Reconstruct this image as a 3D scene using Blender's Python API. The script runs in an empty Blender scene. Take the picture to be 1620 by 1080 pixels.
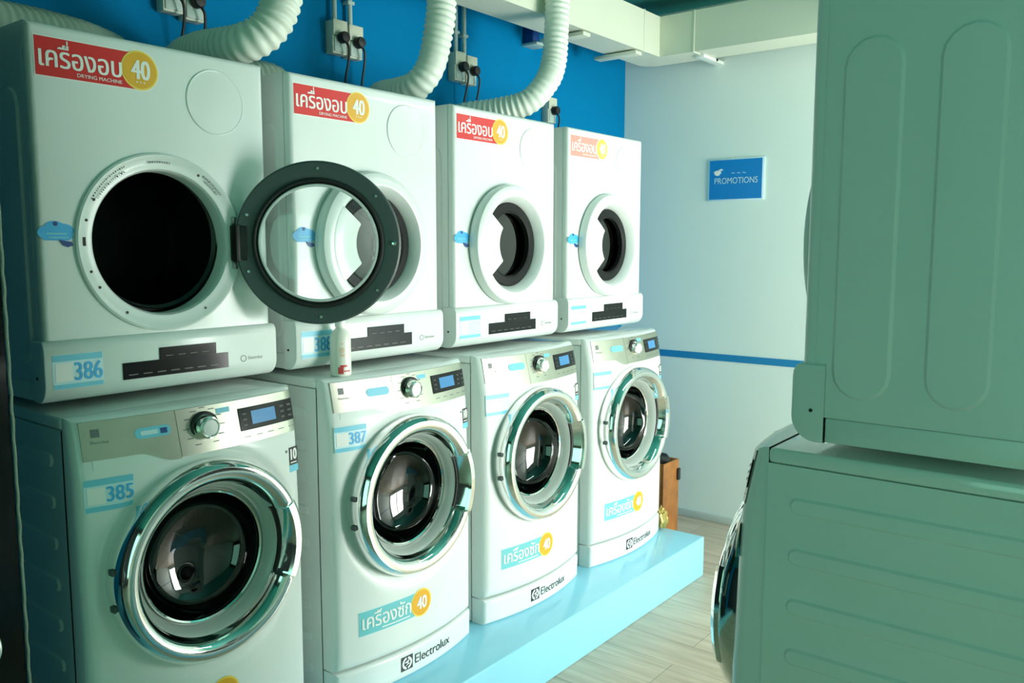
import bpy, bmesh, math, random
from mathutils import Vector, Matrix
random.seed(7)
PI = math.pi
sc = bpy.context.scene
COL = sc.collection

# ------------------------------------------------------------------ materials
def mat(name, col, rough=.5, metal=0., spec=.5, coat=0., var=0., vscale=8., bump=0., bscale=40., emit=None, estr=0.):
    m = bpy.data.materials.new(name); m.use_nodes = True
    nt = m.node_tree; b = nt.nodes['Principled BSDF']
    b.inputs['Base Color'].default_value = (*col, 1)
    b.inputs['Roughness'].default_value = rough
    b.inputs['Metallic'].default_value = metal
    b.inputs['Specular IOR Level'].default_value = spec
    b.inputs['Coat Weight'].default_value = coat
    if emit:
        b.inputs['Emission Color'].default_value = (*emit, 1); b.inputs['Emission Strength'].default_value = estr
    if var or bump:
        tc = nt.nodes.new('ShaderNodeTexCoord')
        n = nt.nodes.new('ShaderNodeTexNoise'); n.inputs['Scale'].default_value = vscale; n.inputs['Detail'].default_value = 4
        nt.links.new(tc.outputs['Object'], n.inputs['Vector'])
        if var:
            r = nt.nodes.new('ShaderNodeValToRGB')
            r.color_ramp.elements[0].position = .3; r.color_ramp.elements[1].position = .7
            r.color_ramp.elements[0].color = (*[c*(1-var) for c in col], 1)
            r.color_ramp.elements[1].color = (*[min(1, c*(1+var)) for c in col], 1)
            nt.links.new(n.outputs['Fac'], r.inputs['Fac']); nt.links.new(r.outputs['Color'], b.inputs['Base Color'])
        if bump:
            n2 = nt.nodes.new('ShaderNodeTexNoise'); n2.inputs['Scale'].default_value = bscale
            nt.links.new(tc.outputs['Object'], n2.inputs['Vector'])
            bp = nt.nodes.new('ShaderNodeBump'); bp.inputs['Strength'].default_value = bump; bp.inputs['Distance'].default_value = .002
            nt.links.new(n2.outputs['Fac'], bp.inputs['Height']); nt.links.new(bp.outputs['Normal'], b.inputs['Normal'])
    return m

def glass(name, tint, refl=.12, rough=0.0):
    # thin clear pane: see-through with a glossy coat that grows towards grazing angles
    m = bpy.data.materials.new(name); m.use_nodes = True
    nt = m.node_tree; nt.nodes.clear()
    o = nt.nodes.new('ShaderNodeOutputMaterial'); mx = nt.nodes.new('ShaderNodeMixShader')
    t = nt.nodes.new('ShaderNodeBsdfTransparent'); t.inputs['Color'].default_value = (*tint, 1)
    g = nt.nodes.new('ShaderNodeBsdfGlossy'); g.inputs['Roughness'].default_value = rough
    lw = nt.nodes.new('ShaderNodeLayerWeight'); lw.inputs['Blend'].default_value = .5
    pw = nt.nodes.new('ShaderNodeMath'); pw.operation = 'POWER'; pw.inputs[1].default_value = 4.
    ad = nt.nodes.new('ShaderNodeMath'); ad.operation = 'MULTIPLY_ADD'; ad.inputs[1].default_value = .7; ad.inputs[2].default_value = refl; ad.use_clamp = True
    nt.links.new(lw.outputs['Facing'], pw.inputs[0]); nt.links.new(pw.outputs[0], ad.inputs[0])
    nt.links.new(ad.outputs[0], mx.inputs['Fac']); nt.links.new(t.outputs[0], mx.inputs[1]); nt.links.new(g.outputs[0], mx.inputs[2])
    nt.links.new(mx.outputs[0], o.inputs['Surface'])
    return m

M = {}
M['white'] = mat('white enamel', (.76, .82, .79), .28, coat=.15, var=.02, vscale=3)
M['white_side'] = mat('white painted steel side', (.74, .82, .78), .38, var=.03, vscale=4)
M['white_top'] = mat('glossy white lid', (.80, .86, .82), .14, coat=.6)
M['chrome'] = mat('polished chrome', (.86, .87, .85), .07, 1.)
M['silver'] = mat('brushed silver fascia', (.50, .52, .43), .30, .9, var=.04, vscale=20)
M['darkgrey'] = mat('dark grey plastic', (.060, .085, .085), .42)
M['rubber'] = mat('black rubber', (.012, .014, .014), .55)
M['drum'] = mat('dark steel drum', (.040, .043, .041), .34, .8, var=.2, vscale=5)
M['black'] = mat('black gloss', (.006, .007, .008), .14, spec=.3)
M['blackmatte'] = mat('black matte', (.008, .009, .009), .5)
M['seal'] = mat('charcoal seal', (.008, .010, .010), .5, spec=.2)
M['funnel'] = mat('grey door funnel', (.42, .48, .44), .3)
M['clearglass'] = glass('clear door glass', (.90, .965, .95), .05)
M['darkglass'] = glass('smoked door glass', (.20, .23, .23), .09)
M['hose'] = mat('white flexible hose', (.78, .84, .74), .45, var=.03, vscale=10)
M['hose_shaded'] = mat('shaded white hose', (.40, .52, .42), .5, var=.05, vscale=10)  # the white hose with greenish shade put into its colour
M['duct'] = mat('cream painted duct', (.70, .74, .60), .5, var=.03, vscale=2)
M['blue'] = mat('blue painted wall', (.000, .185, .41), .7, spec=.05, var=.05, vscale=1.5, bump=.1, bscale=120)
M['stripe'] = mat('blue stripe', (.008, .23, .50), .5)
M['wall'] = mat('pale painted wall', (.78, .89, .83), .6, var=.02, vscale=1.2, bump=.08, bscale=120)
M['darkwall'] = mat('dark teal wall', (.010, .026, .026), .6)
M['skirt'] = mat('white skirting', (.74, .80, .74), .45)
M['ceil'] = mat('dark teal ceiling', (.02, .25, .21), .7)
M['plinth'] = mat('pale blue painted plinth', (.28, .68, .86), .16, var=.03, vscale=3, bump=.05)
M['red'] = mat('red print', (.70, .012, .012), .35)
M['glare'] = mat('faded red print', (.80, .33, .27), .4)  # red print with glare painted into its colour
M['orange'] = mat('amber print', (.82, .42, .02), .35)
M['yellow'] = mat('yellow print', (.92, .66, .10), .35)
M['print_white'] = mat('white print', (.88, .90, .86), .4)
M['print_black'] = mat('black print', (.02, .022, .022), .4)
M['print_grey'] = mat('grey print', (.16, .18, .18), .4)
M['dim'] = mat('dim print', (.045, .05, .05), .4)
M['cyan'] = mat('cyan print', (.18, .60, .78), .4)
M['cyan_pale'] = mat('pale cyan print', (.62, .84, .90), .4)
M['sky'] = mat('sky blue print', (.06, .45, .85), .35)
M['navy'] = mat('navy print', (.01, .06, .25), .4)
M['teal'] = mat('teal print', (.17, .58, .62), .4)
M['signblue'] = mat('blue sign face', (.004, .23, .62), .3)
M['lcd'] = mat('blue lcd', (.05, .20, .42), .2, emit=(.08, .32, .62), estr=.25)
M['socket'] = mat('ivory socket plastic', (.62, .66, .52), .4)
M['conduit'] = mat('grey green conduit', (.42, .55, .50), .4)
M['woodbox'] = mat('brown wood', (.30, .115, .022), .55, var=.3, vscale=12)
M['gold'] = mat('golden film', (.72, .52, .16), .25, .5)
M['bottle'] = mat('milky bottle plastic', (.82, .84, .74), .35)
M['bottle_red'] = mat('red bottle print', (.62, .06, .06), .4)
M['peach'] = mat('peach bottle print', (.85, .62, .45), .4)
M['edge'] = mat('pale edge strip', (.42, .40, .33), .5, bump=.4, bscale=30)
M['leaf'] = mat('green leaves', (.12, .30, .04), .5, var=.5, vscale=9)
M['lampbody'] = mat('white lamp housing', (.8, .8, .8), .4)
M['lamp'] = mat('fluorescent tube', (1, 1, 1), .5, emit=(.95, 1.0, .96), estr=37.)
M['steelmat'] = mat('dull steel', (.45, .48, .46), .35, .9)

def floor_mat():
    m = bpy.data.materials.new('wood plank floor'); m.use_nodes = True
    nt = m.node_tree; b = nt.nodes['Principled BSDF']; L = nt.links.new
    tc = nt.nodes.new('ShaderNodeTexCoord')
    mp = nt.nodes.new('ShaderNodeMapping'); mp.inputs['Rotation'].default_value = (0, 0, PI/2)
    L(tc.outputs['Object'], mp.inputs['Vector'])
    br = nt.nodes.new('ShaderNodeTexBrick')
    br.inputs['Scale'].default_value = 1.; br.inputs['Brick Width'].default_value = 1.2; br.inputs['Row Height'].default_value = .17
    br.inputs['Mortar Size'].default_value = .0015
    br.inputs['Color1'].default_value = (.60, .51, .385, 1); br.inputs['Color2'].default_value = (.68, .59, .45, 1); br.inputs['Mortar'].default_value = (.32, .26, .18, 1)
    L(mp.outputs[0], br.inputs['Vector'])
    mp2 = nt.nodes.new('ShaderNodeMapping'); mp2.inputs['Scale'].default_value = (22, 1.6, 1)
    L(tc.outputs['Object'], mp2.inputs['Vector'])
    n = nt.nodes.new('ShaderNodeTexNoise'); n.inputs['Scale'].default_value = 1.5; n.inputs['Detail'].default_value = 6
    L(mp2.outputs[0], n.inputs['Vector'])
    mx = nt.nodes.new('ShaderNodeMixRGB'); mx.blend_type = 'MULTIPLY'; mx.inputs['Fac'].default_value = .75
    r = nt.nodes.new('ShaderNodeValToRGB'); r.color_ramp.elements[0].position = .3; r.color_ramp.elements[1].position = .65
    r.color_ramp.elements[0].color = (.62, .58, .52, 1); r.color_ramp.elements[1].color = (1, 1, 1, 1)
    L(n.outputs['Fac'], r.inputs['Fac']); L(br.outputs['Color'], mx.inputs[1]); L(r.outputs['Color'], mx.inputs[2]); L(mx.outputs[0], b.inputs['Base Color'])
    b.inputs['Roughness'].default_value = .33
    return m
M['floor'] = floor_mat()

# ------------------------------------------------------------------ mesh helpers
def obj(name, bm, m, parent=None, smooth=35, loc=None):
    bmesh.ops.recalc_face_normals(bm, faces=bm.faces[:]) if smooth is not False else None
    me = bpy.data.meshes.new(name); bm.to_mesh(me); bm.free()
    for p in me.polygons: p.use_smooth = True
    me.set_sharp_from_angle(angle=math.radians(smooth or 35))
    mats = m if isinstance(m, (list, tuple)) else [m]
    for k in mats: me.materials.append(M[k] if isinstance(k, str) else k)
    o = bpy.data.objects.new(name, me); COL.objects.link(o)
    if parent: o.parent = parent
    if loc: o.location = loc
    return o
def tag(o, label, cat, group=None):
    o['label'] = label; o['category'] = cat
    if group: o['group'] = group
    return o
def thing(name, label, cat, loc=(0, 0, 0), rotz=0, group=None):
    o = bpy.data.objects.new(name, None); COL.objects.link(o); o.empty_display_size = .1
    o.location = loc; o.rotation_euler = (0, 0, rotz)
    return tag(o, label, cat, group)
def struct(o): o['kind'] = 'structure'; return o
def B(): return bmesh.new()
def box(bm, x0, x1, y0, y1, z0, z1, bev=0., seg=2):
    t = bmesh.new()
    bmesh.ops.create_cube(t, size=1, matrix=Matrix.Translation(((x0+x1)/2, (y0+y1)/2, (z0+z1)/2)) @ Matrix.Diagonal((x1-x0, y1-y0, z1-z0, 1)))
    if bev: bmesh.ops.bevel(t, geom=t.edges[:], offset=bev, segments=seg, affect='EDGES', profile=.5)
    me = bpy.data.meshes.new('tmp'); t.to_mesh(me); t.free(); bm.from_mesh(me); bpy.data.meshes.remove(me)
    return bm
def grid(bm, rows, closed_u=False, closed_v=False, flip=False):
    vs = [[bm.verts.new(p) for p in r] for r in rows]
    nu, nv = len(vs), len(vs[0])
    for i in range(nu if closed_u else nu-1):
        for j in range(nv if closed_v else nv-1):
            a, b, c, d = vs[i][j], vs[i][(j+1) % nv], vs[(i+1) % nu][(j+1) % nv], vs[(i+1) % nu][j]
            try: bm.faces.new((a, b, c, d))
            except ValueError: pass
    return vs
def lathe(bm, prof, c=(0, 0, 0), n=96, a0=0, a1=2*PI, rfun=None, cap=False):
    """profile of (r, y) turned about the y axis through c"""
    full = abs(a1-a0-2*PI) < 1e-6
    k = n if full else n+1
    rows = []
    for i in range(k):
        a = a0+(a1-a0)*i/n
        row = []
        for (r, y) in prof:
            if rfun: r, y = rfun(a, r, y)
            row.append((c[0]+r*math.cos(a), c[1]+y, c[2]+r*math.sin(a)))
        rows.append(row)
    vs = grid(bm, rows, closed_u=full)
    if cap: bm.faces.new([v[-1] for v in vs[:k]])
    return bm
def lathe_z(bm, prof, c=(0, 0, 0), n=32):
    rows = [[(c[0]+r*math.cos(2*PI*i/n), c[1]+r*math.sin(2*PI*i/n), c[2]+z) for r, z in prof] for i in range(n)]
    grid(bm, rows, closed_u=True); return bm
def tube(bm, pts, r, n=10, caps=True):
    pts = [Vector(p) for p in pts]; rows = []
    t = (pts[1]-pts[0]).normalized(); up = Vector((0, 0, 1)) if abs(t.z) < .9 else Vector((1, 0, 0))
    u = t.cross(up).normalized()
    for i, p in enumerate(pts):
        t = (pts[min(i+1, len(pts)-1)]-pts[max(i-1, 0)]).normalized()
        u = (u-t*u.dot(t)).normalized(); v = t.cross(u)
        rr = r[i] if isinstance(r, list) else r
        rows.append([p+u*rr*math.cos(2*PI*k/n)+v*rr*math.sin(2*PI*k/n) for k in range(n)])
    vs = grid(bm, rows, closed_v=True)
    if caps: bm.faces.new(vs[0]); bm.faces.new(vs[-1])
    return bm
def spline(pts, step):
    """Catmull-Rom through pts, resampled at an even step"""
    P = [Vector(p) for p in pts]; P = [P[0]*2-P[1]]+P+[P[-1]*2-P[-2]]
    out = []
    for i in range(1, len(P)-2):
        for k in range(40):
            t = k/40; a, b, c, d = P[i-1], P[i], P[i+1], P[i+2]
            out.append(.5*((2*b)+(c-a)*t+(2*a-5*b+4*c-d)*t*t+(3*b-a-3*c+d)*t**3))
    out.append(P[-2])
    res = [out[0]]; acc = 0
    for a, b in zip(out, out[1:]):
        L = (b-a).length
        while L > 0 and acc+L >= step:
            f = (step-acc)/L; a = a+(b-a)*f; res.append(a.copy()); L = (b-a).length; acc = 0
        acc += L
    return res
def solid(bm, loop_xy, y0, y1, ymap=None):
    """a plate: outline (x,z) given between two y depths"""
    f = [bm.verts.new((x, y0+(ymap(x, z) if ymap else 0), z)) for x, z in loop_xy]
    k = [bm.verts.new((x, y1+(ymap(x, z) if ymap else 0), z)) for x, z in loop_xy]
    bm.faces.new(f); bm.faces.new(k[::-1])
    for i in range(len(f)): bm.faces.new((f[i], f[(i+1) % len(f)], k[(i+1) % len(f)], k[i]))
    return bm
def sheet(bm, x0, x1, z0, z1, S, off, nx=8, nz=3, th=.0006):
    """thin sticker following surface y = S(x,z), off = distance in front of it"""
    F = [[(x0+(x1-x0)*i/nx, S(x0+(x1-x0)*i/nx, z0+(z1-z0)*j/nz)-off, z0+(z1-z0)*j/nz) for j in range(nz+1)] for i in range(nx+1)]
    K = [[(x, y+th, z) for x, y, z in r] for r in F]
    fv = grid(bm, F); kv = grid(bm, K)
    ring = lambda v: [v[i][0] for i in range(nx+1)]+[v[nx][j] for j in range(1, nz+1)]+[v[i][nz] for i in range(nx-1, -1, -1)]+[v[0][j] for j in range(nz-1, 0, -1)]
    a, b = ring(fv), ring(kv)
    for i in range(len(a)): bm.faces.new((a[i], a[(i+1) % len(a)], b[(i+1) % len(a)], b[i]))
    return bm
def disc(bm, cx, cz, r, S, off, n=40, th=.0008, r0=0):
    rr = [r0+(r-r0)*k/4 for k in range(5)]
    rows = [[(cx+q*math.cos(2*PI*i/n), S(cx+q*math.cos(2*PI*i/n), cz+q*math.sin(2*PI*i/n))-off, cz+q*math.sin(2*PI*i/n)) for q in rr]+
            [(cx+r*math.cos(2*PI*i/n), S(cx+r*math.cos(2*PI*i/n), cz+r*math.sin(2*PI*i/n))-off+th, cz+r*math.sin(2*PI*i/n))] for i in range(n)]
    grid(bm, rows, closed_u=True)
    bmesh.ops.remove_doubles(bm, verts=bm.verts[:], dist=1e-6)
    return bm
_tc = {}
def text2d(s, bold=0.):
    """outline text as flat triangles: (verts, faces) with its box moved to 0..w, 0..h"""
    if (s, bold) in _tc: return _tc[(s, bold)]
    cu = bpy.data.curves.new('t', 'FONT'); cu.body = s; cu.size = 1; cu.offset = bold; cu.resolution_u = 4; cu.fill_mode = 'FRONT'
    o = bpy.data.objects.new('t', cu); COL.objects.link(o)
    dg = bpy.context.evaluated_depsgraph_get(); dg.update()
    me = bpy.data.meshes.new_from_object(o.evaluated_get(dg))
    vs = [(v.co.x, v.co.y) for v in me.vertices]; fs = [tuple(p.vertices) for p in me.polygons]
    bpy.data.objects.remove(o); bpy.data.curves.remove(cu); bpy.data.meshes.remove(me)
    x0 = min(v[0] for v in vs); y0 = min(v[1] for v in vs)
    vs = [(x-x0, y-y0) for x, y in vs]
    _tc[(s, bold)] = (vs, fs, max(v[0] for v in vs), max(v[1] for v in vs)); return _tc[(s, bold)]
def text(bm, s, x0, x1, z0, z1, S, off, bold=0., slant=0., rot=0.):
    if bold:      # heavier strokes: the same outline laid three times with a hair's shift
        for k, e in enumerate((-1, 0, 1)):
            d = e*bold*(z1-z0)*.9; text(bm, s, x0+d, x1+d, z0, z1, S, off+.00005*k)
        return bm
    vs, fs, w, h = text2d(s, 0.)
    out = []
    for x, y in vs:
        X = x0+(x1-x0)*x/w+slant*(z1-z0)*y/h; Z = z0+(z1-z0)*y/h
        out.append(bm.verts.new((X, S(X, Z)-off, Z)))
    for f in fs:
        try: bm.faces.new([out[i] for i in f])
        except ValueError: pass
    return bm
def flat(y=0.): return lambda x, z: y
def rectloop(x0, x1, z0, z1, n):
    """n points per side, counter-clockwise from the lower left corner"""
    L = [(x0+(x1-x0)*i/n, z0) for i in range(n)]+[(x1, z0+(z1-z0)*i/n) for i in range(n)]
    L += [(x1-(x1-x0)*i/n, z1) for i in range(n)]+[(x0, z1-(z1-z0)*i/n) for i in range(n)]
    return L
def front(bm, x0, x1, z0, z1, S, hole=None, rnd=.015, y1=.0, n=24, nr=8, sides=(1, 1, 1, 1), seam=None):
    """front plate over y = S with an optional round hole, rounded rim and a skirt running back to y1"""
    inner = rectloop(x0+rnd, x1-rnd, z0+(rnd if sides[0] else 0), z1-(rnd if sides[2] else 0), n)
    rows = []
    if hole:
        cx, cz, r = hole
        circ = []
        for x, z in inner:
            a = math.atan2(z-cz, x-cx); circ.append((cx+r*math.cos(a), cz+r*math.sin(a)))
        for k in range(nr+1):
            t = k/nr
            rows.append([(a[0]+(b[0]-a[0])*t, a[1]+(b[1]-a[1])*t) for a, b in zip(circ, inner)])
    else:
        cx, cz = (x0+x1)/2, (z0+z1)/2
        for k in range(nr+1):
            t = .02+.98*k/nr
            rows.append([(cx+(b[0]-cx)*t, cz+(b[1]-cz)*t) for b in inner])
    R3 = [[(x, S(x, z), z) for x, z in r] for r in rows]
    for k in range(1, 6):
        a = PI/2*k/5
        o_ = rnd*(1-math.sin(a)); d = rnd*(1-math.cos(a))
        lp = rectloop(x0+o_, x1-o_, z0+(o_ if sides[0] else 0), z1-(o_ if sides[2] else 0), n)
        R3.append([(x, S(x, z)+d, z) for x, z in lp])
    for y, ins in (seam or [])+[(y1, 0)]:
        R3.append([(x, y, z) for x, z in rectloop(x0+ins, x1-ins, z0+ins, z1-ins, n)])
    vs = grid(bm, R3, closed_v=True)
    if not hole: bm.faces.new(vs[0])
    return bm
def stadium(bm, axis, side_x, dirx, y0, y1, z0, z1, h=.004, e=.006):
    """raised stiffener on a side panel (plane x = side_x), long along y or z with round ends"""
    def loop(ins):
        a0, a1, b0, b1 = (y0+ins, y1-ins, z0+ins, z1-ins)
        r = min(a1-a0, b1-b0)/2; L = []
        if axis == 'y':
            for i in range(9): t = PI/2+PI*i/8; L.append((a0+r+r*math.cos(t), (b0+b1)/2+r*math.sin(t)))
            for i in range(9): t = -PI/2+PI*i/8; L.append((a1-r+r*math.cos(t), (b0+b1)/2+r*math.sin(t)))
        else:
            for i in range(9): t = PI*i/8; L.append(((a0+a1)/2+r*math.cos(t), b1-r+r*math.sin(t)))
            for i in range(9): t = PI+PI*i/8; L.append(((a0+a1)/2+r*math.cos(t), b0+r+r*math.sin(t)))
        return L
    rows = [[(side_x-dirx*.0005, a, b) for a, b in loop(0)], [(side_x+dirx*h*.35, a, b) for a, b in loop(e*.35)], [(side_x+dirx*h, a, b) for a, b in loop(e)]]
    vs = grid(bm, rows, closed_v=True); bm.faces.new(vs[-1])

# ------------------------------------------------------------------ placing
PZ = .188                       # plinth top
DZ = 1.173                      # dryers stand at this height
DH, DW, DD = .8335, .596, .47
DX = [0., .679, 1.355, 2.043]
WX = [.0, .702, 1.372, 2.062]
WH = .965
def dup(root, loc, rotz=0., skip=()):
    r = root.copy(); COL.objects.link(r); r.location = loc; r.rotation_euler = (0, 0, rotz)
    for ch in list(root.children):
        if ch.name.split('.')[0] in skip: continue
        c = ch.copy(); COL.objects.link(c); c.parent = r
        for g in list(ch.children):
            d = g.copy(); COL.objects.link(d); d.parent = c
    return r
def child(root, name):
    for c in root.children:
        if c.name.split('.')[0] == name: return c

# ------------------------------------------------------------------ dryer
DC = (.294, .361)               # centre of the opening, local x / z
F0 = flat(0.); FC = flat(-.0146)
def make_dryer():
    t = thing('tumble_dryer', '', 'dryer', (0, 0, DZ), 0, 'stacked dryers of the left row')
    bm = B(); front(bm, 0, DW, .046, DH, F0, (DC[0], DC[1], .1775), rnd=.014, y1=DD, seam=[(.0235, 0), (.0236, .003), (.0275, .003), (.0276, 0)])
    bm.faces.new([bm.verts.new(p) for p in ((0, DD, .046), (DW, DD, .046), (DW, DD, DH), (0, DD, DH))])
    for sx, d in ((0, -1), (DW, 1)):
        for y0 in (.053, .204, .355): stadium(bm, 'z', sx, d, y0, y0+.100, .082, .705, h=.005, e=.006)
    obj('cabinet', bm, 'white', t)
    # console along the bottom edge
    prof = [(.045, .142), (-.001, .142), (-.008, .138), (-.0135, .128), (-.0146, .118), (-.0146, .045)]
    prof += [(-.0146+.045*(1-math.cos(a)), .045-.045*math.sin(a)) for a in [PI/2*k/8 for k in range(1, 9)]]
    prof += [(.045, 0)]
    bm = B()
    rows = []
    xs = [(-.0086, .006), (-.0075, .002), (-.004, 0), (DW/2, 0), (DW+.004, 0), (DW+.0075, .002), (DW+.0086, .006)]
    for x, ins in xs:
        rows.append([(x, min(.045, y+ins), min(max(z, ins), .142-ins)) for y, z in prof])
    vs = grid(bm, rows); bm.faces.new(vs[0]); bm.faces.new(vs[-1])
    obj('control_console', bm, 'white', t)
    bm = B(); box(bm, .0, DW, .045, DD, 0, .0455, .004); obj('base_strip', bm, 'white_side', t)
    for sx in (-.0088, DW+.0088):
        bm = B(); lathe(bm, [(.0, -.003), (.003, -.0025), (.0035, 0)], n=12); bm.transform(Matrix.Translation((sx, .022, .058)) @ Matrix.Rotation(PI/2*(-1 if sx < 0 else 1), 4, 'Z'))
        obj('screw', bm, 'blackmatte', t)
    # flange, drum
    bm = B(); lathe(bm, [(.216, .0005), (.2155, -.006), (.211, -.009), (.204, -.007), (.199, -.0035), (.185, -.0025), (.178, -.001), (.1745, .004), (.1725, .012), (.1725, .045)], (DC[0], 0, DC[1]))
    fl = obj('door_flange', bm, 'white', t)
    for a in (150, 165, 200, 212, 238, 302, 60):
        bm = B(); disc(bm, DC[0]+.195*math.cos(math.radians(a)), DC[1]+.195*math.sin(math.radians(a)), .0035, flat(-.003), .001, n=12); obj('screw', bm, 'blackmatte', fl)
    bm = B(); sheet(bm, DC[0]-.200, DC[0]-.192, DC[1]-.008, DC[1]+.012, flat(-.003), .001, 1, 1); obj('latch_slot', bm, 'blackmatte', fl)
    for r, lst in ((.201, (118, 150)), (.190, (120, 148)), (.194, (84, 100)), (.200, (38, 56)), (.192, (40, 54))):
        a = lst[0]; bm = B()
        while a < lst[1]:
            w = random.uniform(.5, 1.5); h = .0022
            q = [(r-h, a), (r+h, a), (r+h, a+w), (r-h, a+w)]
            bm.faces.new([bm.verts.new((DC[0]+rr*math.cos(math.radians(an)), -.0062, DC[1]+rr*math.sin(math.radians(an)))) for rr, an in q]); a += w+.9
        obj('printed_notice', bm, 'print_grey', fl)
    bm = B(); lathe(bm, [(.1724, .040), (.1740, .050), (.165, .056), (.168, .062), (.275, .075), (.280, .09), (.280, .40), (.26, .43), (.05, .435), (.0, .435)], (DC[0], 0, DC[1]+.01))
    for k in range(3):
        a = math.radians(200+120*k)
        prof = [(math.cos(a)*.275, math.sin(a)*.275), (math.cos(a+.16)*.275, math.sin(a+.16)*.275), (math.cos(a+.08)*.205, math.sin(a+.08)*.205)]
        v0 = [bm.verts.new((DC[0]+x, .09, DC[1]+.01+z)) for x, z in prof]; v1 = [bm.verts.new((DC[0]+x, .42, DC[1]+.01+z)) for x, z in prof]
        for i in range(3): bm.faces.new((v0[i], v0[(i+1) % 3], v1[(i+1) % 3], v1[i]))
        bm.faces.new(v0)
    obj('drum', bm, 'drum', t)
    # round cap top right
    bm = B(); lathe(bm, [(.0815, .0005), (.0812, -.0022), (.079, -.003), (.0775, -.0022), (.0765, -.0022), (.05, -.0035), (0, -.004)], (.4495, 0, .717), 64); obj('round_cap', bm, 'white', t)
    # black displays
    bm = B(); sheet(bm, .167, .450, .037, .077, FC, .0022, 1, 1, .0022); d1 = obj('display_panel', bm, 'black', t)
    bm = B(); sheet(bm, .260, .415, .0772, .106, FC, .0022, 1, 1, .0022); obj('button_panel', bm, 'black', t)
    bm = B()
    for k in range(7): sheet(bm, .18+.036*k, .203+.036*k, .046, .049, FC, .0030, 1, 1, .0003)
    for k in range(4): sheet(bm, .275+.033*k, .295+.033*k, .084, .086, FC, .0030, 1, 1, .0003)
    obj('button_print', bm, 'dim', d1)
    bm = B(); disc(bm, .497, .055, .009, FC, .0006, 20, r0=.0072)
    text(bm, 'Electrolux', .512, .556, .051, .060, FC, .0008); obj('brand_mark', bm, 'print_grey', t)
    # cloud sticker
    bm = B()
    pts = []
    for k in range(72):
        a = 2*PI*k/72; q = 1+(.16*abs(math.sin(2.5*a+.25)) if math.sin(a) > -.45 else .0)
        pts.append((.040+.035*q*math.cos(a), .381+max(-.016, .0235*q*math.sin(a))))
    solid(bm, pts, -.0012, -.0002); cl = obj('cloud_sticker', bm, 'sky', t)
    bm = B(); solid(bm, [(.044, .367), (.052, .355), (.062, .350), (.075, .354), (.072, .362), (.060, .364)], -.0024, -.0014); obj('dark_print', bm, 'navy', cl)
    bm = B(); disc(bm, .038, .402, .005, F0, .0020, 12); obj('dark_dot', bm, 'navy', cl)
    bm = B(); sheet(bm, .018, .062, .378, .382, F0, .0016, 1, 1); sheet(bm, .022, .066, .370, .373, F0, .0016, 1, 1); obj('pale_print', bm, 'cyan', cl)
    # price label
    bm = B(); sheet(bm, .0135, .240, .7185, .806, F0, .0006, 1, 1); disc(bm, .2505, .765, .0485, F0, .0006)
    lb = obj('price_label', bm, 'print_white', t)
    bm = B(); sheet(bm, .016, .238, .721, .8035, F0, .0012, 1, 1); obj('label_field', bm, 'red', lb)
    bm = B(); disc(bm, .2505, .765, .0455, F0, .0019); obj('price_disc', bm, 'yellow', lb)
    bm = B(); disc(bm, .2505, .765, .0415, F0, .0025); obj('disc_face', bm, 'orange', lb)
    bm = B()
    text(bm, 'เครืองอบ', .024, .206, .741, .791, F0, .0020, .022)
    sheet(bm, .0835, .0865, .7925, .801, F0, .0020, 1, 1, .0002)
    text(bm, 'DRYING MACHINE', .104, .206, .7275, .7355, F0, .0020, .01)
    text(bm, '40', .230, .274, .744, .788, F0, .0032, .045); text(bm, '- - -', .240, .262, .736, .739, F0, .0032, .01)
    obj('label_print', bm, 'print_white', lb)
    # number sticker
    bm = B(); sheet(bm, .008, .121, .033, .111, FC, .0006, 1, 1); ns = obj('number_sticker', bm, 'cyan_pale', t)
    bm = B(); sheet(bm, .0095, .1195, .096, .110, FC, .0012, 1, 1); sheet(bm, .0095, .1195, .034, .044, FC, .0012, 1, 1); obj('sticker_bands', bm, 'cyan', ns)
    bm = B(); sheet(bm, .014, .052, .050, .092, FC, .0012, 1, 1); obj('blank_square', bm, 'print_white', ns)
    # door, origin on its hinge line
    hx, hy, hz = DC[0]+.205, -.012, DC[1]
    d = Vector((-.205, -.006, 0))
    R = .218
    bm = B()
    lathe(bm, [(R, .014), (R, .002), (R-.001, -.008), (R-.006, -.018), (R-.014, -.022), (.182, -.026), (.176, -.025), (.170, -.019), (.156, .006), (.1535, .014), (.155, .0165), (R, .0165)], d)
    door = obj('door', bm, 'white', t, loc=(hx, hy, hz))
    bm = B(); lathe(bm, [(R-.0012, .0166), (R-.0015, .024), (R-.006, .0275), (.178, .0285), (.172, .026), (.170, .0166)], d); obj('inner_ring', bm, 'darkgrey', door)
    bm = B(); lathe(bm, [(.1715, .0168), (.1715, .030), (.169, .0335), (.165, .0345), (.162, .033), (.160, .026), (.158, .0168)], d); obj('rubber_seal', bm, 'rubber', door)
    bm = B(); lathe(bm, [(.158, .017), (.158, .026), (.155, .034), (.151, .034), (.149, .028), (.152, .017)], d); obj('glass_rim', bm, 'white', door)
    bm = B(); lathe(bm, [(.150, .028), (.145, .033), (.12, .0375), (.08, .041), (.04, .043), (.0, .0435)], d); obj('glass_bowl', bm, 'clearglass', door)
    bm = B(); sheet(bm, -.006, .0035, -.05, .05, flat(.0), .006, 1, 1, .016); box(bm, -.022, .004, .004, .026, -.045, .045, .004); obj('hinge', bm, 'blackmatte', door)
    bm = B(); lathe(bm, [(.006, .026), (.006, .034), (.0, .036)], d+Vector((-.198, 0, 0)), 16); obj('latch_pin', bm, 'chrome', door)
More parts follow.
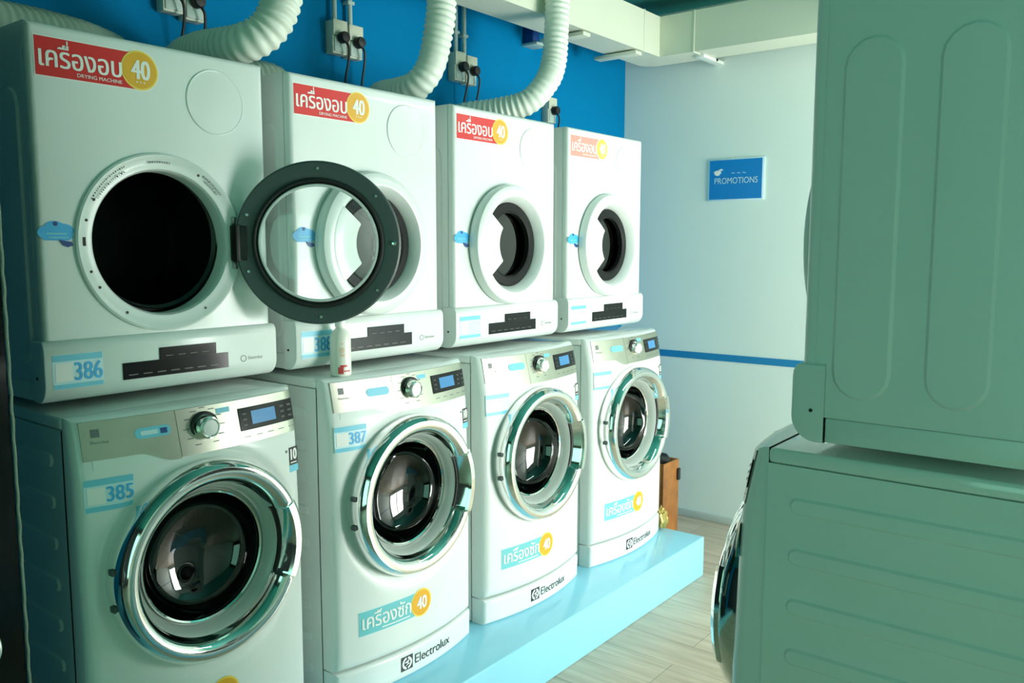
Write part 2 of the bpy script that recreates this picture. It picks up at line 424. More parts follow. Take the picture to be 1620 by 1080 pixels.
    for a in (22, -22, 90, 270, 140, 220):
        q = d+Vector((.197*math.cos(math.radians(a)), 0, .197*math.sin(math.radians(a))))
        bm = B(); lathe(bm, [(.0045, .0275), (.0035, .0298), (.0, .030)], q, 12); obj('screw', bm, 'steelmat', door)
    return t
def shut_fittings(t):
    """what only a shut door shows on its outer face: a dark gasket, grip and smoked look come from the dark drum"""
    door = child(t, 'door'); d = Vector((-.205, -.006, 0))
    bm = B(); lathe(bm, [(.155, .012), (.150, .006), (.124, .002), (.116, .006), (.115, .024)], d); o1 = obj('gasket_ring', bm, 'seal', door)
    bm = B()
    rows = []
    for k in range(13):
        a = PI+math.radians(-37+74*k/12)
        rows.append([(d.x+r*math.cos(a), d.y+y, d.z+r*math.sin(a)) for r, y in ((.172, -.004), (.184, -.0255), (.178, -.0275), (.102, -.0265), (.094, -.022), (.094, -.012), (.140, .004))])
    vs = grid(bm, rows, closed_v=True); bm.faces.new(vs[0]); bm.faces.new(vs[-1])
    obj('door_grip', bm, 'white', door)
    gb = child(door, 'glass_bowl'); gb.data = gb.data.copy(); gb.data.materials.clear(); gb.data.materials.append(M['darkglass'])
    bm = B(); disc(bm, d.x-.17, d.z, .006, flat(d.y-.026), .001, 16, r0=.0045); obj('grip_mark', bm, 'print_grey', door)

def number(t, s, S, x0, x1, z0, z1, off, key='sky', nx=1):
    st = child(t, 'number_sticker'); bm = B(); text(bm, s, x0, x1, z0, z1, S, off, .03)
    return obj('sticker_number', bm, key, st)

dry = make_dryer()
dry['label'] = 'white dryer with its round door swung open, sticker 386, top left'
d2 = dup(dry, (DX[1], 0, DZ))
shut_fittings(d2)
d2['label'] = 'white dryer seen through the open round door, shut, bottle below its console'
d3 = dup(d2, (DX[2], 0, DZ)); d3['label'] = 'white shut dryer, third along the top row, bright red price label'
d4 = dup(d2, (DX[3], 0, DZ)); d4['label'] = 'white shut dryer beside the pale back wall, its price label painted pink for glare'
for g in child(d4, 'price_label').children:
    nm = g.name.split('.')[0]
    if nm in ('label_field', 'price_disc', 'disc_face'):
        g.data = g.data.copy(); g.data.materials.clear(); g.data.materials.append(M[{'label_field': 'glare', 'price_disc': 'print_white', 'disc_face': 'yellow'}[nm]])  # paler label colours stand in for glare on this dryer
bm = B(); box(bm, .474, .500, -.034, -.004, .361-.048, .361+.048, .005); hg = obj('door_hinge', bm, 'blackmatte', dry)
for zz in (-.058, .058):
    bm = B(); box(bm, .478, .494, -.014, -.003, .361+zz-.010, .361+zz+.010, .003); obj('hinge_plate', bm, 'steelmat', hg)
child(dry, 'door').rotation_euler = (0, 0, math.radians(141))
child(dry, 'door')['label'] = 'open round dryer door with dark grey ring and clear glass'
number(dry, '386', FC, .056, .118, .050, .091, .0014)
number(d2, '388', FC, .056, .118, .050, .091, .0014)
dR = dup(d2, (1.30, -1.437, DZ), PI, skip=('round_cap', 'price_label', 'number_sticker', 'cloud_sticker'))
dR['label'] = 'dryer seen from its ribbed green-shaded side, on top of the right-hand washer'
del dR['group']

# ------------------------------------------------------------------ washer
WC = (.300, .574)
def We(z):
    pts = [(.0, .112), (.09, .114), (.5, .116), (.83, .106), (.965, .080)]
    for (a, va), (b, vb) in zip(pts, pts[1:]):
        if z <= b: return va+(vb-va)*max(0, (z-a)/(b-a))
    return pts[-1][1]
def WSb(x, z):
    b = .046 if z < .75 else .046-.014*(z-.75)/.215
    return -We(z)-b*(1-((x-.3)/.3)**2)
def rim(x): q = max(0, .022-min(x-.003, .597-x)); return .022-math.sqrt(max(0, .022**2-q*q))
def WS(x, z):
    y = WSb(x, z); r = math.hypot(x-WC[0], z-WC[1])
    if r < .285:                      # dished seat around the door
        q = (.285-r)/.05; q = max(0, min(1, q)); y += .022*(q*q*(3-2*q))
    return y
DY = -.150                            # plane of the door ring
def make_washer():
    t = thing('washing_machine', '', 'washing machine', (WX[0], 0, PZ), 0, 'washers on the pale blue plinth')
    bm = B(); front(bm, .003, .597, .095, .962, WS, (WC[0], WC[1], .205), rnd=.022, y1=-.055, n=28, nr=14); obj('front_panel', bm, 'white', t)
    bm = B(); front(bm, .003, .597, .0, .091, WSb, None, rnd=.012, y1=-.055, n=20, nr=4); obj('base_panel', bm, 'white', t)
    bm = B(); box(bm, 0, .6, -.055, .50, .004, .933)
    bmesh.ops.delete(bm, geom=[f for f in bm.faces if f.calc_center_median().y < -.05], context='FACES')
    for sx, d in ((0, -1), (.6, 1)):
        for k in range(9): stadium(bm, 'y', sx, d, -.012, .42, .097*k+.066, .097*k+.066+.034, h=.005, e=.005)
    obj('cabinet', bm, 'white_side', t)
    bm = B(); box(bm, -.001, .601, -.055, .50, .9335, .962, .008, 3); obj('top_panel', bm, 'white_top', t)
    # control fascia: drawer front on the left, control strip on the right
    bm = B()
    n = 24; lo, hi = [], []
    for i in range(n+1):
        x = .022+.211*i/n
        zb = .866 if x < .135 else .866-.026*(.5-.5*math.cos(PI*min(1, (x-.135)/.085)))
        lo.append((x, zb)); hi.append((x, .951))
    def plate(bm, lo, hi, off, th):
        F = [[(x, WSb(x, za+(zb-za)*k/4)+rim(x)-off, za+(zb-za)*k/4) for k in range(5)] for (x, za), (_, zb) in zip(lo, hi)]
        K = [[(x, y+th, z) for x, y, z in r] for r in F]
        a = grid(bm, F); b = grid(bm, K); m = len(F)-1
        ra = [a[i][0] for i in range(m+1)]+[a[m][k] for k in range(1, 5)]+[a[i][4] for i in range(m-1, -1, -1)]+[a[0][k] for k in range(3, 0, -1)]
        rb = [b[i][0] for i in range(m+1)]+[b[m][k] for k in range(1, 5)]+[b[i][4] for i in range(m-1, -1, -1)]+[b[0][k] for k in range(3, 0, -1)]
        for i in range(len(ra)): bm.faces.new((ra[i], ra[(i+1) % len(ra)], rb[(i+1) % len(ra)], rb[i]))
    plate(bm, lo, hi, .003, .008); dw = obj('detergent_drawer', bm, 'silver', t)
    bm = B(); plate(bm, [(.040+.16*i/n, .846) for i in range(n+1)], [(.040+.16*i/n, .866) for i in range(n+1)], .001, .004); obj('drawer_grip', bm, 'white_side', dw)
    bm = B(); plate(bm, [(.2345+.3555*i/n, .843) for i in range(n+1)], [(.2345+.3555*i/n, .951) for i in range(n+1)], .003, .008); cp = obj('control_panel', bm, 'silver', t)
    S7 = lambda x, z: WSb(x, z)+rim(x)-.003
    # symbol and wordmark on the drawer
    bm = B(); sheet(bm, .043, .061, .916, .934, S7, .0006, 1, 1); obj('brand_symbol', bm, 'print_grey', dw)
    bm = B(); text(bm, 'Electrolux', .040, .078, .902, .908, S7, .0006, .01); obj('brand_name', bm, 'print_grey', dw)
    bm = B()
    pl = []
    for k in range(9): a = PI/2+PI*k/8; pl.append((.146+.012*math.cos(a), .911+.012*math.sin(a)))
    for k in range(9): a = -PI/2+PI*k/8; pl.append((.205+.012*math.cos(a), .911+.012*math.sin(a)))
    solid(bm, pl, -.0014, .0, lambda x, z: S7(x, z)); ps = obj('pill_sticker', bm, 'cyan', dw)
    bm = B(); sheet(bm, .147, .186, .906, .916, S7, .0020, 4, 1); obj('pill_print', bm, 'cyan_pale', ps)
    bm = B(); sheet(bm, .193, .208, .905, .917, S7, .0020, 2, 1); obj('pill_number', bm, 'navy', ps)
    # knob
    kx, kz = .303, .903; ky = S7(kx, kz)
    bm = B(); lathe(bm, [(.037, .004), (.037, -.002), (.034, -.004), (.031, -.003)], (kx, ky, kz), 40); obj('knob_ring', bm, 'blackmatte', cp)
    bm = B(); lathe(bm, [(.029, .0), (.028, -.020), (.0265, -.024), (.023, -.026), (.020, -.0245), (.0, -.0235)], (kx, ky, kz), 40); kn = obj('control_knob', bm, 'chrome', t)
    bm = B(); lathe(bm, [(.0205, -.0235), (.019, -.0268), (.0, -.0285)], (kx, ky, kz), 32); obj('knob_cap', bm, 'lampbody', kn)
    bm = B()
    for k in range(11):
        a = math.radians(-60+30*k); x, z = kx+.048*math.cos(a), kz+.045*math.sin(a)
        sheet(bm, x-.008, x+.008, z-.0012, z+.0012, S7, .0006, 1, 1, .0002)
    obj('dial_print', bm, 'print_grey', cp); bm = B()
    for k in range(5): sheet(bm, .41+.038*k, .43+.038*k, .857, .859, S7, .0006, 1, 1, .0002)
    obj('panel_print', bm, 'print_grey', cp)
    bm = B(); sheet(bm, .340, .378, .928, .940, S7, .0010, 3, 1); obj('blue_sticker', bm, 'cyan', cp)
    bm = B(); sheet(bm, .402, .588, .874, .930, S7, .0020, 8, 2, .002); ds = obj('display', bm, 'black', t)
    S9 = lambda x, z: WSb(x, z)+rim(x)-.0051
    bm = B(); sheet(bm, .440, .520, .886, .919, S9, .0006, 4, 2); obj('lcd_screen', bm, 'lcd', ds)
    bm = B()
    for k in range(2):
        for j in range(3): sheet(bm, .538+.026*k, .552+.026*k, .885+.014*j, .890+.014*j, S9, .0006, 1, 1, .0002)
    obj('key_print', bm, 'dim', ds); bm = B()
    for j in range(3): sheet(bm, .412, .424, .885+.014*j, .889+.014*j, S9, .0006, 1, 1, .0002)
    obj('key_print', bm, 'dim', ds)
    # capacity badge
    bm = B(); sheet(bm, .556, .590, .752, .800, WS, .0008, 4, 2); bg = obj('capacity_badge', bm, 'print_black', t)
    bm = B(); sheet(bm, .556, .590, .733, .7515, WS, .0008, 4, 2); obj('badge_foot', bm, 'cyan', bg)
    bm = B(); text(bm, '10', .562, .584, .766, .796, WS, .0018, .06); sheet(bm, .560, .584, .757, .760, WS, .0018, 2, 1, .0002); obj('badge_number', bm, 'print_white', bg)
    bm = B(); disc(bm, .546, .792, .004, WS, .001, 12); obj('badge_dot', bm, 'print_grey', bg)
    # number sticker
    bm = B(); sheet(bm, .016, .119, .752, .826, WS, .0008, 6, 2); ns = obj('number_sticker', bm, 'cyan_pale', t)
    bm = B(); sheet(bm, .0175, .1175, .811, .825, WS, .0015, 6, 1); sheet(bm, .0175, .1175, .753, .764, WS, .0015, 6, 1); obj('sticker_bands', bm, 'cyan', ns)
    bm = B(); sheet(bm, .022, .058, .769, .807, WS, .0015, 3, 2); obj('blank_square', bm, 'print_white', ns)
    # service label
    bm = B(); sheet(bm, .072, .290, .188, .265, WS, .0008, 12, 2); disc(bm, .308, .226, .046, WS, .0008); lb = obj('price_label', bm, 'cyan_pale', t)
    bm = B(); sheet(bm, .074, .288, .190, .263, WS, .0015, 12, 2); obj('label_field', bm, 'teal', lb)
    bm = B(); disc(bm, .308, .226, .045, WS, .0022); obj('price_disc', bm, 'yellow', lb)
    bm = B(); disc(bm, .308, .226, .040, WS, .0028); obj('disc_face', bm, 'orange', lb)
    bm = B()
    text(bm, 'เครืองซัก', .084, .262, .208, .257, WS, .0026, .022); sheet(bm, .147, .150, .253, .260, WS, .0026, 1, 1, .0002)
    sheet(bm, .150, .258, .197, .2005, WS, .0026, 6, 1, .0002); text(bm, '40', .288, .329, .206, .247, WS, .0038, .045); obj('label_print', bm, 'print_white', lb)
    # brand on the base panel
    bp = child(t, 'base_panel')
    bm = B(); sheet(bm, .222, .270, .026, .072, WSb, .0008, 4, 2); bs = obj('brand_symbol', bm, 'print_black', bp)
    bm = B()
    cx, cz = .246, .049
    for a0, a1 in ((100, 260), (-80, 80)):
        rows = [[(cx+r*math.cos(math.radians(a0+(a1-a0)*k/14)), 0, cz+r*math.sin(math.radians(a0+(a1-a0)*k/14))) for r in (.013, .020)] for k in range(15)]
        grid(bm, [[(x, WSb(x, z)-.0016, z) for x, _, z in r] for r in rows])
    for tri in (((cx-.017, cz), (cx+.001, cz+.013), (cx+.001, cz-.013)),):
        pass
    bm.faces.new([bm.verts.new((x, WSb(x, z)-.0016, z)) for x, z in ((cx-.012, cz+.002), (cx+.010, cz+.011), (cx+.004, cz-.001))])
    bm.faces.new([bm.verts.new((x, WSb(x, z)-.0016, z)) for x, z in ((cx-.010, cz-.010), (cx+.004, cz-.001), (cx+.012, cz-.004))])
    obj('brand_symbol_print', bm, 'print_white', bp)
    bm = B(); text(bm, 'Electrolux', .280, .452, .034, .064, WSb, .0008, .01); obj('brand_name', bm, 'print_black', bp)
    # door
    c = (WC[0], DY, WC[1])
    def notch(a, r, y):
        d = abs((a+PI) % (2*PI)-PI)
        if d < math.radians(27) and r < .2135 and y < .016: return .2135 if r > .2 else r+.0, max(y, .004) if r < .2 else y
        return r, y
    bm = B()
    lathe(bm, [(.236, .050), (.243, .040), (.2465, .020), (.2465, .002), (.245, -.012), (.240, -.026), (.230, -.036), (.217, -.038), (.205, -.033), (.196, -.022), (.190, -.008), (.186, .006), (.180, .014)], c, 144, rfun=notch)
    door = obj('door', bm, 'chrome', t)
    bm = B(); lathe(bm, [(.2200, .010), (.197, -.002), (.1865, -.001)], c, 48, a0=-math.radians(29), a1=math.radians(29)); obj('grip_recess', bm, 'blackmatte', door)
    bm = B()
    rows = []
    for k in range(21):
        a = math.radians(-25+50*k/20)
        rows.append([(c[0]+r*math.cos(a), c[1]+y, c[2]+r*math.sin(a)) for r, y in ((.209, -.034), (.2145, -.042), (.232, -.041), (.243, -.030), (.243, -.020), (.230, -.025), (.2145, -.028))])
    vs = grid(bm, rows, closed_v=True); bm.faces.new(vs[0]); bm.faces.new(vs[-1]); obj('door_handle', bm, 'chrome', door)
    bm = B(); lathe(bm, [(.1865, .004), (.181, .008), (.170, .030), (.167, .040), (.160, .042), (.157, .050)], c, 96); obj('inner_funnel', bm, 'funnel', door)
    bm = B(); lathe(bm, [(.163, .036), (.160, .033), (.156, .036), (.156, .044)], c, 96); obj('trim_ring', bm, 'chrome', door)
    bm = B(); lathe(bm, [(.158, .040), (.152, .058), (.140, .085), (.122, .104), (.10, .116), (.06, .127), (.03, .131), (.0, .132)], c, 96); obj('glass_bowl', bm, 'darkglass', door)
    for z in (.042, -.042):
        bm = B(); box(bm, c[0]-.2495, c[0]-.242, c[1]-.008, c[1]+.012, c[2]+z-.007, c[2]+z+.007, .002); obj('hinge', bm, 'darkgrey', door)
    for o in [door]+list(door.children):
        for v in o.data.vertices: v.co.x = c[0]+(v.co.x-c[0])*1.015; v.co.z = c[2]+(v.co.z-c[2])*1.015
    # gasket and drum
    bm = B(); lathe(bm, [(.205, -.128), (.19, -.118), (.178, -.10), (.175, -.07), (.182, -.05), (.2, -.045)], (WC[0], 0, WC[1]), 72); obj('door_gasket', bm, 'rubber', t)
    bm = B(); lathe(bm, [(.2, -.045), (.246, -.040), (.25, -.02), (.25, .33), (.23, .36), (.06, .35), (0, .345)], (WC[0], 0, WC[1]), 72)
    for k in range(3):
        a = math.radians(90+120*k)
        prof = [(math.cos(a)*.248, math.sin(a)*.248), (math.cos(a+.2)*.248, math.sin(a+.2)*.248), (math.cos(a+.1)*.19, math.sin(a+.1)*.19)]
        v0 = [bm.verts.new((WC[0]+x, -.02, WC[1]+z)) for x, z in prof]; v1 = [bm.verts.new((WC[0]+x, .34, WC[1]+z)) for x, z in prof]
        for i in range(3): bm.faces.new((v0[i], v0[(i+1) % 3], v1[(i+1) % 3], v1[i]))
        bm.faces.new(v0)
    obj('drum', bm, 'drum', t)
    return t
w1 = make_washer()
w1['label'] = 'white front-loading washer with sticker 385, nearest on the left'
w2 = dup(w1, (WX[1], 0, PZ)); w2['label'] = 'white front-loading washer with sticker 387 and a bottle on its top'
w3 = dup(w1, (WX[2], 0, PZ)); w3['label'] = 'white front-loading washer between the 387 washer and the one by the brown box'
w4 = dup(w1, (WX[3], 0, PZ)); w4['label'] = 'white front-loading washer at the far plinth end beside the brown box'
wR = dup(w1, (1.30, -1.437, PZ), PI, skip=('number_sticker', 'price_label'))
wR['label'] = 'front-loading washer seen from its ribbed green-shaded side at lower right'
del wR['group']
number(w1, '385', WS, .061, .116, .772, .806, .0017)
number(w2, '387', WS, .061, .116, .772, .806, .0017)

# ------------------------------------------------------------------ room
XB, YB, ZC, YF, XL = 3.487, .60, 2.80, -3.30, -2.6
bm = B(); box(bm, XL, XB+.1, YF-.1, YB+.1, -.1, 0); struct(obj('floor', bm, 'floor'))
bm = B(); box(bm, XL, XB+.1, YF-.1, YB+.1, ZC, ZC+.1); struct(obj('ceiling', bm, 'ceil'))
bm = B(); box(bm, XL, XB+.1, YB, YB+.1, 0, ZC); struct(obj('wall_left', bm, 'blue'))
bm = B(); box(bm, XB, XB+.1, YF-.1, YB, 0, ZC); struct(obj('wall_back', bm, 'wall'))
bm = B(); box(bm, XB-.004, XB, YF, YB, .908, .945); struct(obj('trim_1', bm, 'stripe'))
bm = B(); box(bm, XB-.014, XB, YF, YB, 0, .043, .003); struct(obj('baseboard_back', bm, 'skirt'))
# front wall with shop window, behind the right-hand machines
bm = B(); wx0, wx1, wz0, wz1 = 2.0, 3.40, .15, 1.8
box(bm, XL, wx0, YF-.1, YF, 0, ZC); box(bm, wx1, XB, YF-.1, YF, 0, ZC); box(bm, wx0, wx1, YF-.1, YF, 0, wz0); box(bm, wx0, wx1, YF-.1, YF, wz1, ZC)
struct(obj('wall_right', bm, 'wall'))
bm = B()
for a, b_, c_, d_ in ((wx0, wx0+.05, wz0, wz1), (wx1-.05, wx1, wz0, wz1), (wx0, wx1, wz0, wz0+.05), (wx0, wx1, wz1-.05, wz1), (2.68, 2.72, wz0, wz1)): box(bm, a, b_, YF-.08, YF-.02, c_, d_)
struct(obj('window_1', bm, 'skirt'))

bm = B(); vy0, vy1 = -3.1, -1.35
box(bm, XL-.1, XL, YF-.1, vy0, 0, ZC); box(bm, XL-.1, XL, vy1, YB+.1, 0, ZC); box(bm, XL-.1, XL, vy0, vy1, 0, .3); box(bm, XL-.1, XL, vy0, vy1, 2.5, ZC)
struct(obj('wall_front', bm, 'darkwall'))
bm = B()
for a, b_, c_, d_ in ((vy0, vy0+.05, .3, 2.5), (vy1-.05, vy1, .3, 2.5), (vy0, vy1, .3, .35), (vy0, vy1, 2.45, 2.5)): box(bm, XL-.08, XL-.02, a, b_, c_, d_)
struct(obj('added_window', bm, 'skirt'))  # unseen window, added to let in green fill light

# plinths
bm = B(); box(bm, XL+.3, 2.726, -.315, .52, 0, PZ, .006, 3); tag(obj('plinth', bm, 'plinth'), 'long pale blue plinth under the left row of washers', 'plinth')
bm = B(); box(bm, .62, 1.40, -2.0, -1.27, 0, PZ, .006, 3); tag(obj('plinth', bm, 'plinth'), 'blue plinth under the right-hand washer', 'plinth')

# duct, hung clear of both walls
def ductmesh():
    bm = B()
    z0, z1 = 2.50, 2.70
    inner = [(-1.2, .216), (3.18, .216), (3.18, -1.6)]
    outer = [(-1.2, .405), (3.29, .405)]
    for k in range(1, 6):
        a = PI/2-PI/2*k/6; outer.append((3.29+.09*math.cos(a), .315+.09*math.sin(a)))
    outer += [(3.38, .315), (3.38, -1.6)]
    loop = inner+outer[::-1]
    lo = [bm.verts.new((x, y, z0)) for x, y in loop]; hi = [bm.verts.new((x, y, z1)) for x, y in loop]
    bm.faces.new(lo); bm.faces.new(hi)
    for i in range(len(lo)): bm.faces.new((lo[i], lo[(i+1) % len(lo)], hi[(i+1) % len(lo)], hi[i]))
    bmesh.ops.triangulate(bm, faces=[f for f in bm.faces if len(f.verts) > 4])
    return bm
du = tag(obj('air_duct', ductmesh(), 'duct'), 'cream rectangular air duct turning the corner under the ceiling', 'duct')
for x in (1.0, 3.02):
    bm = B(); box(bm, x-.005, x+.005, .213, .408, 2.497, 2.703, .001); obj('duct_flange', bm, 'duct', du)
bm = B(); box(bm, 3.177, 3.383, .020, .030, 2.497, 2.703, .001); obj('duct_flange', bm, 'duct', du)
for x in (2.50, 2.97):
    bm = B(); box(bm, x-.03, x+.03, .216, .46, 2.476, 2.493, .002); obj('support_strap', bm, 'duct', du)
bm = B(); box(bm, 3.25, XB, .0, .05, 2.484, 2.4995, .002); br = obj('support_arm', bm, 'skirt', du)
bm = B(); lathe(bm, [(.007, 0), (.006, -.005), (0, -.006)], (0, 0, 0), 16); bm.transform(Matrix.Translation((3.40, -.001, 2.4925))); obj('screw', bm, 'blackmatte', br)

# hoses
def hose(pts, r, key, label, group):
    P = spline(pts, .0032)
    rad = [r-.0048*(.5-.5*math.cos(2*PI*i/7.5))+.0012*math.sin(i*.9) for i in range(len(P))]
    bm = B(); tube(bm, P, rad, 28)
    return tag(obj('exhaust_hose', bm, key, smooth=80), label, 'hose', group)
G = 'dryer exhaust hoses'
hose([(-.50, .30, 2.10), (-.20, .32, 2.085), (.03, .36, 2.075), (.22, .41, 2.082), (.37, .46, 2.085), (.48, .51, 2.06), (.53, .535, 1.98), (.53, .535, 1.85)], .056, 'hose_shaded', 'flexible hose coloured as in shade lying behind the top of the open dryer', G)
hose([(.655, .54, 1.85), (.65, .535, 2.0), (.642, .48, 2.085), (.634, .36, 2.098), (.625, .22, 2.090), (.636, .12, 2.092), (.672, .075, 2.128), (.704, .055, 2.20), (.735, .055, 2.33), (.76, .08, 2.5), (.77, .1, 2.79)], .055, 'hose', 'white corrugated hose rising between the open dryer and the second one', G)
hose([(1.46, .54, 1.9), (1.458, .533, 2.02), (1.45, .46, 2.09), (1.412, .32, 2.084), (1.400, .22, 2.094), (1.420, .165, 2.16), (1.441, .145, 2.28), (1.459, .145, 2.40), (1.475, .15, 2.79)], .053, 'hose', 'white corrugated hose rising between the second and third dryers', G)
hose([(1.87, .54, 1.9), (1.88, .53, 2.02), (1.918, .46, 2.075), (1.973, .32, 2.088), (2.030, .20, 2.118), (2.085, .145, 2.196), (2.134, .14, 2.285), (2.160, .145, 2.42), (2.175, .15, 2.55), (2.18, .15, 2.79)], .053, 'hose', 'white corrugated hose bending up above the third dryer, right of the others', G)
hose([(.80, .50, 2.06), (.90, .50, 2.085), (1.00, .51, 2.09), (1.065, .53, 2.06), (1.09, .535, 1.98), (1.09, .535, 1.85)], .054, 'hose_shaded', 'short hose bend coloured as in shade behind the left top corner of the second dryer', G)

# sockets, plugs and conduits on the blue wall
def socket(x, z, label):
    t = thing('socket_box', label, 'socket', (x, YB, z), 0, 'surface socket boxes on the blue wall')
    bm = B(); box(bm, -.034, .034, -.042, .0, -.06, .06, .004); obj('back_box', bm, 'socket', t)
    bm = B(); box(bm, -.034, .034, -.048, -.0422, .005, .062, .002); obj('cover_plate', bm, 'socket', t)
    bm = B(); box(bm, -.028, .028, -.046, -.0422, -.054, .000, .002); obj('socket_face', bm, 'conduit', t)
    return t
def plug(x, z, label, d):
    t = thing('power_plug', label, 'plug', (x, YB-.0488, z), 0, 'black plugs in the wall sockets')
    bm = B(); lathe(bm, [(.021, .0), (.021, -.022), (.018, -.028), (0, -.030)], (0, 0, .0), 20); obj('plug_body', bm, 'blackmatte', t)
    bm = B(); tube(bm, spline([(.0, -.018, -.012), (.012, -.026, -.035), (.020, -.014, -.08), (.018+d, .004, -.15), (.016+d, .006, -.22)], .01), .0045, 8); obj('power_cord', bm, 'blackmatte', t)
spots = [(.676, 2.312, 'left one above the open dryer'), (.748, 2.300, 'right one above the open dryer'),
         (1.345, 2.302, 'left of the pair above the second dryer'), (1.423, 2.297, 'right of the pair above the second dryer'),
         (2.020, 2.306, 'left one above the third dryer'), (2.096, 2.300, 'right one above the third dryer'),
         (2.712, 2.205, 'right of the rightmost hose')]
for i, (x, z, w) in enumerate(spots):
    socket(x, z, 'ivory socket box, '+w)
    plug(x+.003, z-.002, 'black plug in the socket box, '+w, .004*(i % 2))
GC = 'grey conduits on the blue wall'
for x, z, w in ((1.338, 2.3625, 'above the left socket over the second dryer'), (1.414, 2.3575, 'above the right socket over the second dryer'),
                (2.014, 2.3665, 'beside the second upright hose'), (2.070, 2.3605, 'above the sockets over the third dryer')):
    bm = B(); tube(bm, [(x, YB-.022, z), (x, YB-.022, z+.15), (x, YB-.022, ZC)], .0095, 12)
    for k in (.08, .3): box(bm, x-.016, x+.016, YB-.033, YB, z+k, z+k+.012, .001)
    tag(obj('conduit', bm, 'conduit'), 'thin grey conduit on blue wall '+w, 'pipe', GC)
t = thing('wall_bracket', 'small dark bracket on the blue wall under the duct', 'bracket', (2.56, YB, 2.52))
bm = B(); box(bm, -.035, .02, -.06, 0, -.02, .06, .004); obj('bracket_body', bm, 'navy', t)
bm = B(); box(bm, -.045, .05, -.09, 0, -.034, -.0205, .003); obj('bracket_shelf', bm, 'conduit', t)

# sign on the back wall
t = thing('sign', 'blue sign reading PROMOTIONS on the pale back wall', 'sign', (XB, -.085, 1.883))
SGN = -.085
bm = B(); box(bm, XB-.008, XB, -.245, .070, 1.772, 1.993, .002)
bm.transform(Matrix.Translation((-XB, -SGN, -1.883))); obj('sign_border', bm, 'cyan_pale', t)
def tosign(bm):   # text made in x/z is turned to run along -y on the back wall
    bm.transform(Matrix(((0, 1, 0, 0), (-1, 0, 0, 0), (0, 0, 1, 0), (0, 0, 0, 1)))); return bm
bm = B(); sheet(bm, -.145, .148, -.103, .103, flat(-.008), .0012, 1, 1, .001); obj('sign_face', tosign(bm), 'signblue', t)
bm = B(); text(bm, 'PROMOTIONS', -.115, .125, -.022, .010, flat(-.0092), .0008, .0); text(bm, '~ ~ ~', -.02, .06, .030, .036, flat(-.0092), .0008); obj('sign_lettering', tosign(bm), 'cyan_pale', t)
bm = B()
solid(bm, [(-.100+.022*math.cos(2*PI*k/20)*(1 if k < 10 else .8), .036+.014*math.sin(2*PI*k/20)) for k in range(20)], -.0102, -.0094)
solid(bm, [(-.082, .045), (-.066, .052), (-.078, .058), (-.095, .052)], -.0103, -.0095)
obj('sign_emblem', tosign(bm), 'print_white', t)

# brown box with a dark bag, golden wrapper beside it
t = thing('waste_bin', 'narrow brown box with a dark top standing by the back wall', 'bin', (2.87, .07, 0))
bm = B()
for (x0, x1, y0, y1) in ((-.08, .08, -.134, -.122), (-.08, .08, .122, .134), (-.08, -.068, -.1219, .1219), (.068, .08, -.1219, .1219)): box(bm, x0, x1, y0, y1, 0, .475, .003)
box(bm, -.08, .08, -.134, .134, .0, .012); obj('bin_body', bm, 'woodbox', t)
bm = B(); lathe_z(bm, [(.060, .30), (.066, .45), (.072, .48), (.062, .498), (.04, .503), (0, .500)], n=28)
for v in bm.verts: v.co.y *= 1.7; v.co.z += .006*math.sin(9*math.atan2(v.co.y, v.co.x)); v.co.x *= .92
obj('bin_liner', bm, 'rubber', t)
bm = B(); box(bm, .055, .078, -.146, -.1342, .37, .43, .004); obj('bin_handle', bm, 'rubber', t)
bm = B(); bmesh.ops.create_icosphere(bm, subdivisions=3, radius=1)
for v in bm.verts:
    k = 1+.35*math.sin(7*v.co.x+5*v.co.z)*math.cos(6*v.co.y+3*v.co.z); v.co = Vector((v.co.x*.018*k, v.co.y*.03*k, .05+v.co.z*.048*k))
zm = min(v.co.z for v in bm.verts)
for v in bm.verts: v.co += Vector((2.694, -.105, PZ-zm+.0005))
tag(obj('crumpled_wrapper', bm, 'gold', smooth=20), 'crumpled golden wrapper between the last washer and the brown box', 'wrapper')

# bottle on the second washer
t = thing('bottle', 'milky plastic bottle with a red print standing on the 387 washer', 'bottle', (.797, -.054, PZ+.9622))
bm = B(); lathe_z(bm, [(0, 0), (.027, .0), (.0305, .004), (.0305, .105), (.029, .118), (.023, .130), (.014, .138), (.0125, .141), (.0125, .150), (0, .150)], n=36); obj('bottle_body', bm, 'bottle', t)
bm = B(); lathe_z(bm, [(.0145, .143), (.0145, .166), (.013, .168), (0, .168)], n=24); obj('bottle_cap', bm, 'print_white', t)
def wrap(bm, a0, a1, z0, z1, r=.0309, n=8):
    grid(bm, [[(r*math.cos(math.radians(a0+(a1-a0)*k/n)), r*math.sin(math.radians(a0+(a1-a0)*k/n)), z) for z in (z0, z1)] for k in range(n+1)])
bm = B(); wrap(bm, 215, 245, .008, .028); wrap(bm, 226, 268, .028, .034); wrap(bm, 248, 285, .014, .018); obj('red_print', bm, 'bottle_red', t)
bm = B(); wrap(bm, 225, 236, .070, .085); wrap(bm, 240, 251, .070, .085); wrap(bm, 228, 252, .058, .066); wrap(bm, 230, 246, .094, .098); obj('peach_print', bm, 'peach', t)

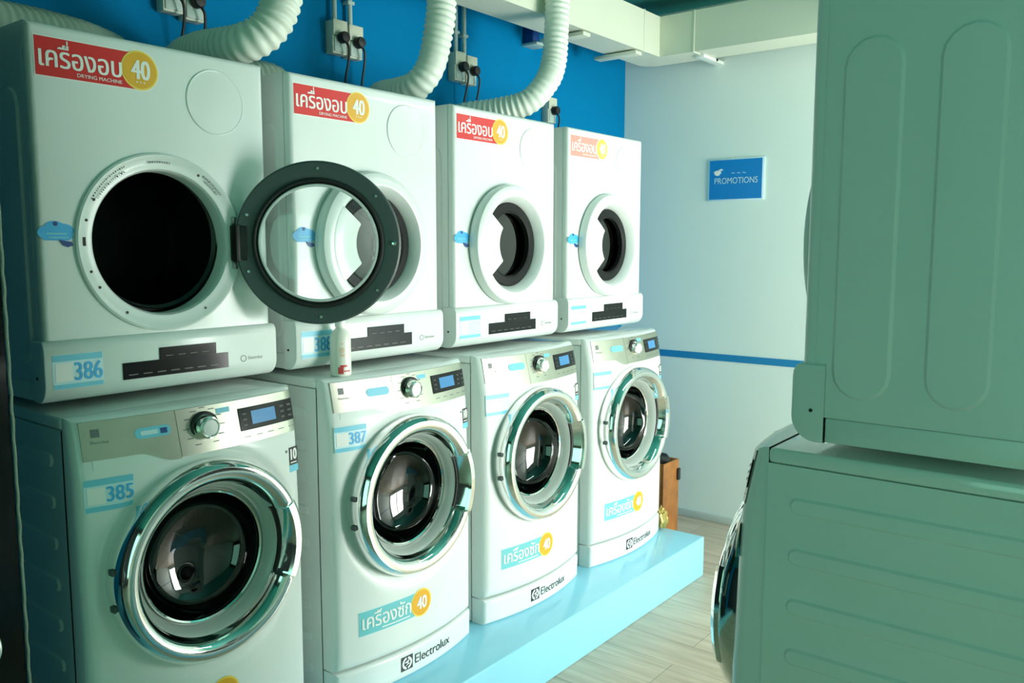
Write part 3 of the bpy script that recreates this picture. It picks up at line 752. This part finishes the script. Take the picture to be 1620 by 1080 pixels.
# black upright panel at the far left
t = thing('black_panel', 'tall black panel with a pale edge strip at the left border', 'panel', (-.45, -.2, 0))
bm = B(); box(bm, -.30, .296, 0, .03, PZ+.001, 2.1, .002); obj('panel_board', bm, 'black', t)
bm = B()
P = [(.2995+.0007*math.sin(k*1.7)+.0005*math.sin(k*4.1), -.002, .63+.018*k) for k in range(72)]
tube(bm, P, .0026, 8); obj('edge_strip', bm, 'edge', t)
bm = B(); tube(bm, spline([(.205, .0, .715), (.205, -.030, .718), (.222, -.044, .74), (.229, -.046, .768), (.222, -.034, .795), (.210, 0, .80)], .008), .009, 14); obj('panel_handle', bm, 'chrome', t)

# fluorescent fittings on the ceiling
def batten(x, y, z, label):
    t = thing('tube_lamp', label, 'lamp', (x, y, z))
    bm = B(); box(bm, -.64, .64, -.04, .04, 0, .05, .004); obj('lamp_housing', bm, 'lampbody', t)
    bm = B(); tube(bm, [(-.6, 0, -.025), (0, 0, -.025), (.6, 0, -.025)], .014, 14); obj('lamp_tube', bm, 'lamp', t)
    for s in (-.61, .61):
        bm = B(); box(bm, s-.012, s+.012, -.02, .02, -.045, .001, .002); obj('lamp_holder', bm, 'lampbody', t)
    for s in (-.5, .5):
        bm = B(); tube(bm, [(s, 0, .049), (s, 0, .2), (s, 0, ZC-z)], .005, 8); obj('hanging_rod', bm, 'steelmat', t)
batten(2.60, -1.18, 2.37, 'white tube lamp hanging over the aisle behind the right-hand machines')

# ------------------------------------------------------------------ light
w = bpy.data.worlds.new('World'); sc.world = w; w.use_nodes = True
bg = w.node_tree.nodes['Background']; bg.inputs['Color'].default_value = (.20, .62, .45, 1); bg.inputs['Strength'].default_value = .4
def area(name, loc, target, sx, sy, power, col):
    l = bpy.data.lights.new(name, 'AREA'); l.shape = 'RECTANGLE'; l.size = sx; l.size_y = sy; l.energy = power; l.color = col
    o = bpy.data.objects.new(name, l); COL.objects.link(o); o.location = loc
    o.rotation_euler = (Vector(target)-Vector(loc)).to_track_quat('-Z', 'Y').to_euler(); return o
area('window_daylight', ((wx0+wx1)/2, YF-.15, .96), (1.6, 0, .6), 1.4, 1.6, 145, (.98, 1., .96))
area('green_fill_light', (XL-.14, (vy0+vy1)/2, 1.4), (0, (vy0+vy1)/2, 1.4), 1.7, 2.1, 19, (.40, 1., .72))  # added soft green fill for the sides of the right-hand machines

# ------------------------------------------------------------------ camera
cam = bpy.data.cameras.new('Camera'); co = bpy.data.objects.new('Camera', cam); COL.objects.link(co)
co.location = (-.82208, -1.96493, 1.52288); co.rotation_euler = (1.46021, -.000586, -.904477)
cam.sensor_width = 36; cam.sensor_fit = 'HORIZONTAL'; cam.lens = 36*1337.356/1620; cam.clip_start = .02
sc.camera = co
sc.view_settings.view_transform = 'Standard'; sc.view_settings.look = 'None'
sc.view_settings.exposure = 0.; sc.view_settings.gamma = 1.; sc.view_settings.use_curve_mapping = False
